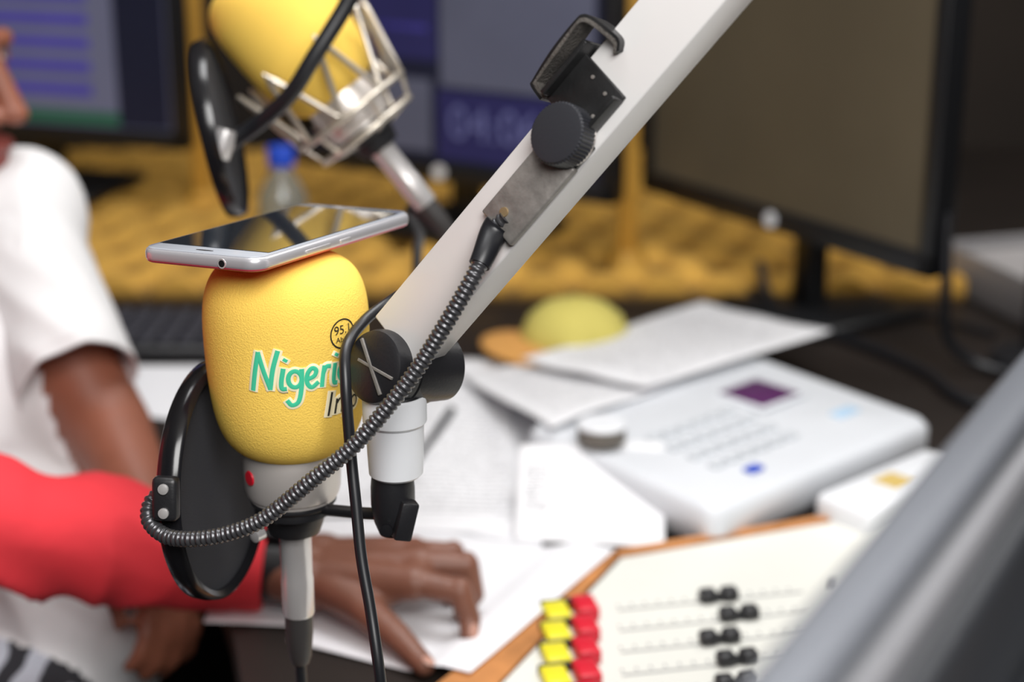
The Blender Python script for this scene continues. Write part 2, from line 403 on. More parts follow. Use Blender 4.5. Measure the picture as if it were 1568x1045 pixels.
lathe('swivel_body',[(0,1.0275),(.0156,1.0275),(.0152,1.01),(.0146,.9985),(.0130,.997),(0,.997)],whp,arm,K)
K2=Matrix.Translation((-.0645,.853,0))
bm=bmesh.new(); add_lathe(bm,[(0,.998),(.0112,.998),(.0120,.990),(.0120,.980),(.0105,.970),(.0078,.963),(0,.9615)],K2,40)
add_box(bm,Matrix.Translation((-.0585,.842,.970))@Matrix.Rotation(.35,4,'Z')@Matrix.Rotation(.25,4,'Y'),(-.0050,-.004,-.006),(.0050,.005,.016),.0015)
finish(bm,'tilt_elbow',blk,arm)
lathe('elbow_screw',[(0,0),(.0035,0),(.0035,.0015),(.0,.002)],blkg,arm,frame((-.0675,.8405,.970),(0,-1,.1)))
tube('mount_rod',[(-.066,.855,.973),(-.082,.863,.970),(-.104,.878,.9655)],.0034,blk,arm)

# pop filter: clip on the bar, knob, plate, gooseneck, hoop
clip=empty('pop_filter',tuple(BM@V((0,.16,.02))))
bm=bmesh.new()
add_box(bm,BM,(-.0205,.148,.0112),(.0120,.178,.0138),.0006)
add_box(bm,BM,(.0098,.150,.0112),(.0122,.176,.0205),.0006)
add_box(bm,BM,(-.0222,.150,-.0135),(-.0192,.184,.0205),.0006)
add_box(bm,BM,(-.0222,.152,-.0150),(.014,.178,-.0122),.0006)
finish(bm,'clamp_bracket',blkd,clip,ang=50)
band=[(-.0215,.147,.013),(-.0285,.149,.016),(-.0295,.152,.0165),(-.0292,.168,.020),(-.0288,.186,.022),(-.0280,.191,.022),(-.0240,.1935,.021),(-.015,.1945,.018),(-.0095,.194,.0145),(-.0065,.190,.013)]
bp=catmull([BM@V(q) for q in band],6)
for nm,mm,o0_,o1_ in (('clamp_band',blkd,.0002,.0018),('clamp_felt_lining',felt,-.0020,.0001)):
    bm=bmesh.new(); prev=None; cen0=BM@V((-.014,.172,0))
    for q in bp:
        lo=q-Nn*.0125; hi=q+Nn*.002
        outd=(q-cen0); outd=(outd-Nn*outd.dot(Nn)).normalized()
        ring=[bm.verts.new(x) for x in (lo+outd*o0_,hi+outd*o0_,hi+outd*o1_,lo+outd*o1_)]
        if prev:
            for k in range(4): bm.faces.new((prev[k],prev[(k+1)%4],ring[(k+1)%4],ring[k]))
        else: bm.faces.new(ring)
        prev=ring
    bm.faces.new(prev); finish(bm,nm,mm,clip,ang=60)
bm=bmesh.new()
for k,(bx,ay) in enumerate(((.003,.172),(.006,.160),(-.008,.173))): add_lathe(bm,[(0,0),(.0010,0),(.0010,.0006),(0,.0008)],BM@Matrix.Translation((bx,ay,.0138)),12)
finish(bm,'rivets',greym,clip)
kc=BM@V((.0035,.144,.018)); ka=(Nn*1.0+V((0,-.25,.02))-Wd*.28).normalized()
bm=bmesh.new(); KM=frame(kc,ka); segs=96
prof=[(0,-.004),(.0125,-.004),(.0158,-.003),(.0158,.0068),(.0147,.0080),(.0110,.0086),(0,.0086)]
rings=[]
for i,(r,z) in enumerate(prof):
    if r==0: rings.append([bm.verts.new(KM@V((0,0,z)))]); continue
    kn=lambda k:(r-(.0007 if (k%2 and i in(2,3)) else 0))
    rings.append([bm.verts.new(KM@V((kn(k)*math.cos(2*math.pi*k/segs),kn(k)*math.sin(2*math.pi*k/segs),z))) for k in range(segs)])
for A,B in zip(rings,rings[1:]):
    for k in range(segs):
        k2=(k+1)%segs
        if len(A)==1: bm.faces.new((A[0],B[k],B[k2]))
        elif len(B)==1: bm.faces.new((A[k],A[k2],B[0]))
        else: bm.faces.new((A[k],A[k2],B[k2],B[k]))
finish(bm,'clamp_knob',mat('knob_black',(44,45,50),.42,bump=.05,bscale=500),clip,ang=30)
lathe('knob_washer',[(0,-.0055),(.0145,-.0055),(.0145,-.0038),(0,-.0038)],slv,clip,KM)
bm=bmesh.new(); add_box(bm,BM@Matrix.Translation((.006,0,0)),(-.0125,.084,.0118),(.0125,.136,.0165),.0012,2); finish(bm,'arm_plate',greym,clip,ang=50)
bm=bmesh.new(); add_box(bm,BM@Matrix.Translation((.006,0,0)),(-.0115,.128,.0112),(.0115,.150,.0148),.001,2); finish(bm,'plate_tongue',blkd,clip,ang=50)
lathe('plate_screw',[(0,0),(.0026,0),(.0024,.0008),(0,.001)],mat('brass_screw',(170,146,110),.4,metal=.6),clip,BM@Matrix.Translation((.004,.0935,.0165)))
g0=BM@V((.006,.092,.0145)); 
gp=[g0,BM@V((.006,.082,.0150)),(-.019,.811,1.120),(-.044,.808,1.078),(-.062,.805,1.054),(-.080,.804,1.033),(-.102,.804,1.014),(-.127,.807,.992),(-.147,.810,.982),(-.166,.814,.977),(-.182,.822,.975),(-.1925,.832,.979),(-.1930,.841,.986),(-.186,.845,.991)]
pp,Ltot=resample(catmull(gp,14),.00065)
n=len(pp)
bm=bmesh.new(); rr=[.0033+.0012*(.5+.5*math.cos(2*math.pi*(i*.00065)/.0029))**.7 for i in range(n)]
add_tube(bm,pp,rr,16); finish(bm,'gooseneck',ribM,clip,ang=80)
bm=bmesh.new(); q=pp[10:50:3]; add_tube(bm,q,[.0074-.0019*i/(len(q)-1) for i in range(len(q))],18); finish(bm,'gooseneck_sleeve',rub,clip)
t=V((.225,.945,-.22)).normalized(); s_=V((0,.22,.97)); s_=(s_-t*s_.dot(t)).normalized(); nz=t.cross(s_).normalized()
pc=V((-.168,.899,.975))
PM=Matrix(((t.x,s_.x,nz.x,pc.x),(t.y,s_.y,nz.y,pc.y),(t.z,s_.z,nz.z,pc.z),(0,0,0,1)))
R0=.067
lathe('hoop',[(R0-.0045,-.0055),(R0-.0015,-.0070),(R0+.0005,-.0055),(R0+.0012,0),(R0+.0005,.0055),(R0-.0015,.0070),(R0-.0045,.0055),(R0-.0045,-.0055)],blkg,clip,PM,96,ang=50)
lathe('fabric_disc',[(0,-.0012),(R0-.004,-.0022),(R0-.004,.0022),(0,.0012)],fab,clip,PM,96)
hb0=PM@V((-R0,0,0))
bm=bmesh.new()
Mc=frame(hb0+V((.001,-.004,.003)),(-.1,-.9,.15),(0,0,1))
add_box(bm,Mc,(-.012,-.007,-.003),(.012,.007,.006),.003,3)
finish(bm,'hoop_clip',blk,clip,ang=50)
bm=bmesh.new()
for dx in (-.007,.006): add_lathe(bm,[(0,.005),(.003,.005),(.0028,.0072),(0,.008)],Mc@Matrix.Translation((dx,.0,0)),16)
finish(bm,'clip_screws',slvd,clip)

# ================================================================ MICROPHONE 1
def Rb(t): return .0447+.0030*t-.0030*t*t
def foam_profile(z0,z1,n=70,p=4.2):
    pr=[]
    for i in range(n+1):
        t=-math.cos(math.pi*i/n); z=(z0+z1)/2+(z1-z0)/2*t
        pr.append((Rb(t)*max(0,(1-abs(t)**p))**(1/p),z))
    pr[0]=(0,pr[0][1]); pr[-1]=(0,pr[-1][1]); return pr
bootM=mat('boot_grey',(56,54,54),.45)
def mic(parent,M):
    lathe('windshield',foam_profile(0,.1145),foamM,parent,M,96,ang=80)
    lathe('mic_body',[(0,.006),(.0268,.006),(.0274,.004),(.0274,-.010),(.0268,-.020),(.0258,-.0235),(.0245,-.0245),(.0245,-.026),(.0,-.026)],slv,parent,M,64)
    lathe('mic_band',[(0,-.0255),(.0235,-.0255),(.0242,-.0265),(.0242,-.0285),(.0225,-.030),(0,-.030)],blk,parent,M,64)
    lathe('lower_shell',[(0,-.0280),(.0250,-.0238),(.0253,-.0230),(.0250,-.0220),(0,-.022)],slvd,parent,M,64)
    lathe('mount_collar',[(0,-.029),(.0215,-.029),(.0222,-.031),(.0222,-.0345),(.0175,-.0365),(.0165,-.042),(.0145,-.0475),(0,-.0475)],blk,parent,M,48)
    lathe('xlr_shell',[(0,-.045),(.0098,-.045),(.0100,-.049),(.0092,-.052),(.0090,-.075),(.0094,-.078),(.0092,-.099),(.0088,-.1005),(0,-.1005)],slvd,parent,M,40)
    lathe('xlr_boot',[(0,-.100),(.0082,-.100),(.0080,-.112),(.0066,-.128),(.0050,-.1325),(0,-.1325)],bootM,parent,M,32)
m1=empty('studio_microphone',(-.1235,.891,.995))
M1=Matrix.Translation((-.1235,.891,.995)); mic(m1,M1)
alpha0=math.radians(7.9)
fp=foam_profile(.995,1.1095); fz=[q[1] for q in fp]; fr_=[q[0] for q in fp]
def onfoam(s,z,h):
    r=float(np.interp(z,fz,fr_))+h; a=alpha0+s/.0437
    return V((-.1235+r*math.sin(a),.891-r*math.cos(a),z))
def strokes(name,sts,s0,z0,r,m,h):
    bm=bmesh.new()
    for st in sts:
        P=[V((s0+x*.01,z0+y*.01,0)) for x,y in st]
        P=catmull(P,6) if len(P)>2 else [P[0].lerp(P[1],k/8) for k in range(9)]
        add_tube(bm,[P[0]-(P[1]-P[0]).normalized()*r*.4]+P+[P[-1]+(P[-1]-P[-2]).normalized()*r*.4],r,10)
    for v in bm.verts: v.co=onfoam(v.co.x,v.co.y,h+.15*v.co.z)
    return finish(bm,name,m,m1,ang=80)
def circ(cx,cy,rx,ry,a0=0,a1=360,n=12): return [(cx+rx*math.cos(math.radians(a0+(a1-a0)*k/n)),cy+ry*math.sin(math.radians(a0+(a1-a0)*k/n))) for k in range(n+1)]
nig=[[(0,0),(.18,1.1),(.38,2.1)],[(.38,2.1),(.62,1.1),(.92,.1)],[(.92,.1),(1.1,1.2),(1.38,2.2)],
 [(1.62,1.2),(1.5,.5),(1.52,.12),(1.72,.1)],[(1.72,1.68),(1.76,1.74)],
 circ(2.2,.62,.34,.45,60,420),[(2.55,1.12),(2.52,.2),(2.35,-.65),(2.0,-.85),(1.78,-.6)],
 [(2.85,.55),(3.2,.7),(3.3,1.0),(3.08,1.15),(2.84,.85),(2.82,.35),(3.05,.08),(3.38,.3)],
 [(3.75,1.15),(3.66,.6),(3.6,.05)],[(3.68,.75),(3.85,1.1),(4.08,1.1)],
 [(4.38,1.15),(4.3,.5),(4.32,.12),(4.46,.08)],[(4.46,1.62),(4.5,1.68)],
 circ(4.95,.58,.32,.45,60,420),[(5.3,1.1),(5.22,.4),(5.4,.05)]]
inf=[[(4.0,-1.75),(4.2,-.45)],[(4.42,-1.7),(4.52,-.9)],[(4.5,-1.15),(4.7,-.92),(4.88,-1.0),(4.85,-1.7)],[(5.15,-2.0),(5.3,-.9),(5.5,-.55)],[(5.08,-1.0),(5.45,-1.0)],circ(5.8,-1.35,.25,.33)]
green=mat('print_green',(64,200,156),.85); white=mat('print_cream',(253,240,200),.85); black=mat('print_black',(30,28,20),.85)
s0=-.0188; z0=1.0475
strokes('logo_outline',nig+inf,s0,z0,.0026,white,.0003)
strokes('logo_script',nig,s0,z0,.0013,green,.0006)
strokes('logo_subscript',inf,s0,z0,.0008,black,.0006)
strokes('logo_ring',[circ(0,0,.78,.78,0,360,30)],.0308,1.0745,.0004,black,.0005)
for txt,sz,dz in (("95.1",.0068,.0022),("Abuja",.0042,-.0030)):
    me=text_mesh(txt,sz)
    bm=bmesh.new(); bm.from_mesh(me); bmesh.ops.subdivide_edges(bm,edges=bm.edges,cuts=1)
    for v in bm.verts: v.co=onfoam(.0308+v.co.x*1.0,1.0745+dz+v.co.y,.0006)
    finish(bm,'logo_text',black,m1,smooth=False)
a=math.radians(-52); bm=bmesh.new(); add_lathe(bm,[(0,0),(.0045,0),(.004,.0008),(0,.0011)],frame((-.1235+.0272*math.sin(a),.891-.0272*math.cos(a),.986),(math.sin(a),-math.cos(a),0)),20); finish(bm,'badge',red_b,m1)
tube('mic_cable',[(-.1235,.891,.866),(-.1235,.891,.852),(-.1215,.890,.825),(-.108,.89,.79),(-.09,.90,.762),(-.04,.93,.7545),(-.05,.90,.7545),(-.06,.75,.7545)],.0034,rub,m1)
lathe('collar_screw',[(0,0),(.0035,0),(.0035,.006),(0,.007)],slvd,m1,frame((-.140,.876,.952),(-.6,-.8,0)),20)
bm=bmesh.new()
for k in range(9):
    a=math.radians(-35+10*k)
    add_box(bm,Matrix.Translation((-.1235+.0254*math.sin(a),.891-.0254*math.cos(a),.972))@Matrix.Rotation(a,4,'Z'),(-.0007,-.0003,-.0006),(.0009,.0004,.0008),0)
finish(bm,'engraved_marks',black,m1)

cab=empty('microphone_cable',(-.08,.84,1.07))
tube('lead',[(.005,.872,1.155),(-.03,.882,1.118),(-.050,.886,1.096),(-.066,.886,1.085),(-.079,.872,1.078),(-.0865,.848,1.071),(-.0862,.834,1.055),(-.0840,.826,1.023),(-.0810,.816,.996),(-.078,.806,.970),(-.073,.795,.945),(-.068,.782,.915),(-.064,.78,.87),(-.06,.79,.80),(-.07,.81,.7545),(-.08,.84,.7545)],.0030,rub,cab,16,10)

# ================================================================ PHONE
ph=empty('smartphone',(-.126,.915,1.114))
e1=V((.069,-.036,.0035)).normalized(); e2=V((.067,.131,-.008)); e2=(e2-e1*e2.dot(e1)).normalized(); e3=e1.cross(e2).normalized()
PC=V((-.1265,.916,1.1140))
PM2=Matrix(((e1.x,e2.x,e3.x,PC.x),(e1.y,e2.y,e3.y,PC.y),(e1.z,e2.z,e3.z,PC.z),(0,0,0,1)))
pw,pl_=.0775,.154
def rr_solid(name,w,l,r,prof,m):
    bm=bmesh.new(); prev=None
    for ins,z in prof:
        ring=[bm.verts.new(PM2@V((x,y,z))) for x,y in rrect(w-2*ins,l-2*ins,max(.001,r-ins),8)]
        if prev:
            n=len(ring)
            for k in range(n): bm.faces.new((prev[k],prev[(k+1)%n],ring[(k+1)%n],ring[k]))
        else: bm.faces.new(ring[::-1])
        prev=ring
    bm.faces.new(prev); return finish(bm,name,m,ph,ang=45)
rr_solid('phone_frame',pw,pl_,.010,[(.003,-.0040),(.0008,-.0032),(0,-.0015),(0,.0012),(.0006,.0028),(.0016,.0034)],mat('phone_edge_silver',(198,197,202),.28,metal=.5))
rr_solid('phone_back',pw,pl_,.010,[(.0035,-.00425),(.0022,-.0041),(.0008,-.0034),(.0005,-.0026)],mat('phone_back_pink',(206,70,88),.35))
rr_solid('phone_bezel',pw,pl_,.010,[(.0016,.0030),(.0016,.0037),(.0021,.0040)],mat('phone_face_silver',(168,172,180),.12,coat=.6))
glassM=mat('phone_glass',(34,42,52),.05,coat=1.,spec=1.)
bm=bmesh.new(); add_box(bm,PM2,(-pw/2+.0036,-pl_/2+.0145,.0039),(pw/2-.0036,pl_/2-.013,.0043),.0001,1); finish(bm,'phone_screen',glassM,ph,smooth=False)
lathe('earpiece',[(0,0),(.0008,0),(.0008,.0002),(0,.0003)],blk,ph,PM2@Matrix.Translation((0,-pl_/2+.007,.004))@Matrix.Diagonal((7,1,1,1)),16)
lathe('audio_jack',[(.0009,0),(.0014,.0),(.0026,.0002),(.0026,-.001),(.0009,-.001)],slvd,ph,PM2@frame((.016,-pl_/2-.0001,-.0004),(0,-1,0)),24)
lathe('jack_hole',[(0,0),(.0018,0),(.0018,.0004),(0,.0004)],blkg,ph,PM2@frame((.016,-pl_/2-.0000,-.0004),(0,-1,0)),24)
bm=bmesh.new(); add_box(bm,PM2,(pw/2-.0005,-.035,-.0012),(pw/2+.0007,-.012,.0006),.0003); add_box(bm,PM2,(pw/2-.0005,-.002,-.0012),(pw/2+.0007,.008,.0006),.0003); finish(bm,'side_buttons',slvd,ph)

# ================================================================ MICROPHONE 2
ax=V((-.615,.07,.786)).normalized()
fc=V((-.162,1.262,1.176)); base=fc-ax*.058
m2=empty('studio_microphone',tuple(base)); M2=frame(base,ax,(0,-1,0)); mic(m2,M2)
def cagept(a,zz,r): return M2@V((r*math.cos(a),r*math.sin(a),zz))
bm=bmesh.new(); pts=[]
nt_=8
for k in range(nt_*2):
    a=2*math.pi*k/(nt_*2); pts.append(cagept(a,.046 if k%2 else -.012,.059 if k%2 else .047))
cl=[]
for i in range(len(pts)):
    A,B=pts[i],pts[(i+1)%len(pts)]
    for k in range(8): cl.append(A.lerp(B,k/8))
add_tube(bm,cl,.0023,8,closed=True)
for zz,r in ((-.012,.047),(-.03,.040)):
    add_tube(bm,[cagept(2*math.pi*k/48,zz,r) for k in range(48)],.0024,8,closed=True)
for k in range(6):
    a=2*math.pi*(k+.5)/6; add_tube(bm,[cagept(a,-.012,.047),cagept(a,-.03,.040),cagept(a,-.034,.02)],.0018,8)
finish(bm,'shock_mount_cage',steel,m2,ang=80)
tube('mic_cable',[M2@V((0,0,-.125)),M2@V((0,0,-.14)),(-.076,1.262,1.045),(-.072,1.288,1.02),(-.076,1.32,.99),(-.082,1.37,.90),(-.09,1.42,.80),(-.09,1.46,.7575),(-.06,1.60,.7575)],.0042,rub,m2)
pf=empty('pop_filter',(-.2,1.2,1.13))
ctr=V((-.208,1.205,1.118)); lean=V((.022,.02,-.13)).normalized(); t2=V((-.05,.98,-.03)); t2=(t2-lean*t2.dot(lean)).normalized(); n2=lean.cross(t2)
P2=Matrix(((t2.x,lean.x,n2.x,ctr.x),(t2.y,lean.y,n2.y,ctr.y),(t2.z,lean.z,n2.z,ctr.z),(0,0,0,1)))
lathe('hoop',[(.060,-.004),(.063,-.0055),(.0645,0),(.063,.0055),(.060,.004),(.060,-.004)],blkg,pf,P2,72,ang=60)
lathe('fabric_disc',[(0,-.001),(.061,-.002),(.061,.002),(0,.001)],fab,pf,P2,72)
tube('gooseneck',[(-.06,1.18,1.32),(-.085,1.172,1.26),(-.110,1.165,1.213),(-.134,1.155,1.176),(-.150,1.155,1.152),(-.170,1.163,1.133),(-.190,1.172,1.118),(-.203,1.17,1.11)],.0058,rub,pf)
lathe('hoop_clip',[(0,-.010),(.007,-.010),(.008,0),(.007,.010),(0,.010)],slvd,pf,frame((-.200,1.165,1.115),(.3,.2,1)),20)
a2=empty('microphone_boom_arm',(-.16,1.38,1.4))
tube('support_rod',[M2@V((0,-.047,-.012)),(-.15,1.36,1.20),(-.18,1.39,1.30),(-.18,1.40,1.42)],.006,blk,a2)
bm=bmesh.new(); Mx=frame((-.18,1.40,1.41),(.75,.35,.45),(0,1,0)); add_box(bm,Mx,(-.011,-.018,0),(.011,.018,.95),.001); finish(bm,'arm_tube',alu,a2,ang=50)
e_=Mx@V((0,0,.94)); lathe('pole',[(0,.7505),(.05,.7505),(.05,.765),(.018,.775),(.018,e_.z+.03),(0,e_.z+.03)],blk,a2,Matrix.Translation((e_.x,e_.y,0)))

# ================================================================ BOTTLE
bt=empty('water_bottle',(-.28,2.02,.783)); BMx=Matrix.Translation((-.278,2.02,.783))
gl=mat('clear_plastic',(225,235,240),.05,trans=.9,spec=.5)
lathe('bottle_shell',[(0,.002),(.026,0),(.031,.006),(.031,.03),(.029,.035),(.031,.04),(.031,.085),(.028,.10),(.018,.118),(.0125,.128),(.0125,.138),(.0115,.138),(.0115,.128),(.017,.117),(.027,.099),(.030,.085),(.030,.006),(0,.004)],gl,bt,BMx,40)
lathe('bottle_cap',[(0,.134),(.0165,.134),(.0165,.154),(.015,.156),(0,.156)],mat('cap_blue',(30,76,200),.4),bt,BMx,32)

# ================================================================ KEYBOARD
kb=empty('computer_keyboard',(-.52,1.84,.75))
KB=Matrix.Translation((-.53,1.845,.7505))@Matrix.Rotation(math.radians(-2),4,'Z')
box('case',(-.21,-.07,0),(.21,.07,.018),blk,kb,KB,bev=.004)
bm=bmesh.new()
for i in range(18):
    for j in range(6): add_box(bm,KB@Matrix.Translation((-.196+.0231*i,-.055+.0215*j,.018)),(-.0095,-.009,0),(.0095,.009,.006),.0015,1)
finish(bm,'keys',mat('key_black',(52,52,60),.5),kb,ang=50)

# ================================================================ PAPERS
def paper(name,c4,m,curl=.002,nx=22,ny=26,seed=0,thick=.0006,ramp=None):
    A,B,C,Dq=[V(q) for q in c4]  # TL TR BR BL
    bm=bmesh.new(); uvl=bm.loops.layers.uv.new('UVMap'); g=[]
    for j in range(ny+1):
        row=[]
        for i in range(nx+1):
            u=i/nx; v=j/ny
            q=(Dq.lerp(C,u)).lerp(A.lerp(B,u),v)
            if ramp:
                k=min(1,max(0,(u-ramp[0])/(ramp[1]-ramp[0]))); k=k*k*(3-2*k)
                q.z=A.z+(B.z-A.z)*k
            q.z+=curl*(noise.noise(V((u*2.2+seed,v*2.2,seed*3)))+.6)
            row.append(bm.verts.new(q))
        g.append(row)
    for j in range(ny):
        for i in range(nx):
            f=bm.faces.new((g[j][i],g[j][i+1],g[j+1][i+1],g[j+1][i]))
            for lp,(u,v) in zip(f.loops,((i,j),(i+1,j),(i+1,j+1),(i,j+1))): lp[uvl].uv=(u/nx,v/ny)
            f.smooth=True
    me=bpy.data.meshes.new(name); bm.to_mesh(me); bm.free(); me.materials.append(m)
    o=bpy.data.objects.new(name,me); scene.collection.objects.link(o)
    s=o.modifiers.new('t','SOLIDIFY'); s.thickness=thick; s.offset=-1
    return o
blank=mat('paper_blank',(234,234,238),.75,var=.01)
pt1=paper_mat('paper_print_a',40,1.,.45); pt2=paper_mat('paper_print_b',46,4.,.42); pt3=paper_mat('paper_print_c',30,8.,.75,.06,.26,.3,.78)
paper('printed_sheet',[(.01,1.690,.778),(.225,1.925,.770),(.335,1.700,.806),(.125,1.520,.808)],pt1,.005,seed=1)
paper('printed_sheet',[(-.055,1.700,.757),(.115,1.80,.760),(.165,1.56,.8035),(.035,1.425,.8035)],pt2,.004,seed=2)
paper('printed_sheet',[(-.105,1.770,.752),(-.010,1.775,.752),(.018,1.315,.7525),(-.100,1.315,.7525)],pt2,.003,seed=3)
paper('printed_sheet',[(.006,1.405,.7965),(.134,1.410,.7985),(.126,1.285,.753),(.001,1.300,.753)],pt3,.001,seed=4)
paper('paper_sheet',[(-.235,1.345,.7515),(.03,1.355,.7515),(.012,1.13,.7515),(-.232,1.155,.7515)],blank,.0012,seed=5,thick=.0004)
paper('paper_sheet',[(-.10,1.34,.7525),(.084,1.262,.7632),(-.029,1.058,.7632),(-.165,1.125,.7525)],blank,.0006,seed=6,thick=.0005,ramp=(.66,.86))
paper('paper_sheet',[(-.47,1.755,.7515),(-.335,1.755,.7515),(-.320,1.58,.7515),(-.37,1.60,.7515)],blank,.001,seed=7)
paper('paper_sheet',[(-.12,1.64,.7512),(.02,1.66,.7512),(.05,1.42,.7512),(-.11,1.40,.7512)],blank,.001,seed=8)
paper('printed_sheet',[(-.20,1.62,.7512),(-.10,1.64,.7512),(-.09,1.36,.7512),(-.20,1.35,.7512)],pt2,.001,seed=9)

# ================================================================ DESK PHONE / CONSOLE
dv=empty('broadcast_telephone_console',(.2,1.45,.75))
DM=Matrix.Translation((.190,1.458,.7505))@Matrix.Rotation(math.radians(43),4,'Z')
cream=mat('console_plastic',(212,215,220),.45)
bm=bmesh.new()
prev=None
for ins,zf,zb in ((.006,0,0),(0,.006,.006),(0,.030,.042),(.004,.036,.048),(.010,.038,.050)):
    ring=[]
    for x,y in rrect(.315-2*ins,.230-2*ins,.018,6):
        k=(y+.115)/.230; ring.append(bm.verts.new(DM@V((x+.0175,y,zf+(zb-zf)*k))))
    if prev:
        n=len(ring)
        for k in range(n): bm.faces.new((prev[k],prev[(k+1)%n],ring[(k+1)%n],ring[k]))
    else: bm.faces.new(ring[::-1])
    prev=ring
bm.faces.new(prev); finish(bm,'console_body',cream,dv,ang=50)
def top(x,y): return .0385+.012*(y+.115)/.23
def pad(name,x,y,w,h,t,m,bev=.001): 
    z=top(x,y); return box(name,(x-w/2,y-h/2,z-.001),(x+w/2,y+h/2,z+t),m,dv,DM,bev)
pad('lcd_frame',.088,.026,.068,.066,.002,cream); pad('lcd',.088,.026,.056,.054,.0028,mat('lcd_purple',(80,40,84),.3,emit=.12),.0005)
pad('blue_key',-.052,-.082,.018,.012,.003,mat('key_blue',(34,74,190),.4),.002)
pad('label',.118,-.052,.030,.014,.001,mat('label_blue',(170,200,225),.6),.0003)
bm=bmesh.new()
for i in range(6):
    for j in range(4):
        x=-.07+.020*i; y=-.056+.024*j; z=top(x,y)
        add_box(bm,DM,(x-.0075,y-.006,z-.001),(x+.0075,y+.006,z+.003),.0015,1)
finish(bm,'keypad',mat('key_lightgrey',(196,200,205),.5),dv,ang=50)
tr=empty('tape_roll',(.075,1.41,.80)); TM=Matrix.Translation((.079,1.408,.7998))
lathe('tape_core',[(.012,.0),(.0205,0),(.0215,.002),(.0215,.013),(.0205,.0145),(.012,.0145),(.012,0)],mat('tape_dark',(104,98,90),.5),tr,TM,40)
lathe('tape_rim',[(.0,.0142),(.022,.0142),(.022,.0165),(.020,.018),(.0,.018)],whp,tr,TM,40)
ct=empty('white_carton',(.33,1.36,.75)); CM=Matrix.Translation((.335,1.368,.7505))@Matrix.Rotation(math.radians(42),4,'Z')
box('carton',(-.08,-.03,0),(.08,.03,.030),whp,ct,CM,bev=.008,seg=3)
box('sticker',(-.022,-.013,.0298),(.006,.013,.0306),mat('sticker_gold',(206,178,104),.5),ct,CM,bev=0)
bm=bmesh.new(); add_box(bm,CM,(.02,-.002,.024),(.06,.002,.0304),.001); finish(bm,'flap_fold',whp,ct)

# ================================================================ CAP
cp=empty('baseball_cap',(.07,1.78,.752)); capM=mat('cap_pale_yellow',(196,184,96),.85,var=.08,vscale=20); orM=mat('cap_ochre_brim',(204,148,78),.8)
CPm=Matrix.Translation((.070,1.800,.7515))
lathe('crown',[(.060,0),(.062,.008),(.060,.025),(.052,.042),(.036,.055),(.016,.061),(0,.062)],capM,cp,CPm,40)
lathe('button',[(0,.060),(.006,.061),(.005,.065),(0,.066)],capM,cp,CPm,16)
bm=bmesh.new(); g=[]
for j in range(8):
    row=[]
    for i in range(17):
        th=math.radians(-62+124*i/16)
        a=math.radians(208)+th; r=.058+.050*j/7*(math.cos(th)**.6)
        row.append(bm.verts.new(CPm@V((r*math.cos(a),r*math.sin(a),.012-.004*j/7+.010*math.cos(th*1.2)))))
    g.append(row)
for j in range(7):
    for i in range(16): bm.faces.new((g[j][i],g[j][i+1],g[j+1][i+1],g[j+1][i]))
o=finish(bm,'brim',orM,cp); sm=o.modifiers.new('t','SOLIDIFY'); sm.thickness=.0025

# ================================================================ MIXER (set low in the desk)
mx=empty('audio_mixing_console',(.2,1.1,.75))
woodM=mat('mixer_wood',(186,126,74),.5,var=.3,vscale=25); panelM=mat('mixer_panel_cream',(222,222,215),.5)
A_=V((.086,1.256,0)); Bq=V((.553,1.435,0)); Cq=V((.66,.78,0)); Dd=V((-.105,.84,0))
def pl(*ps): return [(p_.x,p_.y) for p_ in ps]
lu=(Dd-A_).normalized(); lo_=V((lu.y,-lu.x,0)); 
if lo_.x>0: lo_=-lo_
prism('chassis',pl(A_,Dd,Cq,Bq),.7502,.7575,blk,mx)
prism('panel',pl(A_+V((.002,-.005,0)),Dd+V((.002,.004,0)),Cq+V((-.004,.004,0)),Bq+V((-.004,-.006,0))),.7570,.7600,panelM,mx)
prism('wood_back',pl(A_+V((-.002,.006,0)),A_+V((.0,-.0035,0)),Bq+V((0,-.0045,0)),Bq+V((0,.005,0))),.7502,.7625,woodM,mx)
prism('wood_cheek_left',pl(A_+lo_*.010,Dd+lo_*.062,Dd,A_),.7502,.7608,woodM,mx)
rr_=(Cq-Bq).normalized(); ro=V((-rr_.y,rr_.x,0)); ro=ro if ro.x>0 else -ro
prism('wood_cheek_right',pl(Bq,Cq,Cq+ro*.03,Bq+ro*.03),.7502,.7625,woodM,mx)
MR=Matrix.Translation((.033,1.149,.7600))@Matrix.Rotation(math.radians(12),4,'Z')
yel=mat('button_yellow',(228,218,48),.4); redb=mat('button_red',(206,30,50),.4); slot=mat('slot_grey',(150,150,150),.6); tick=mat('panel_print_grey',(150,150,152),.7)
bY=bmesh.new();bR=bmesh.new();bK=bmesh.new();bS=bmesh.new();bF=bmesh.new();bT=bmesh.new()
fad=[.127,.140,.122,.132,.128,.11,.136,.12,.13]
R12=Matrix.Rotation(math.radians(-12),3,'Z')
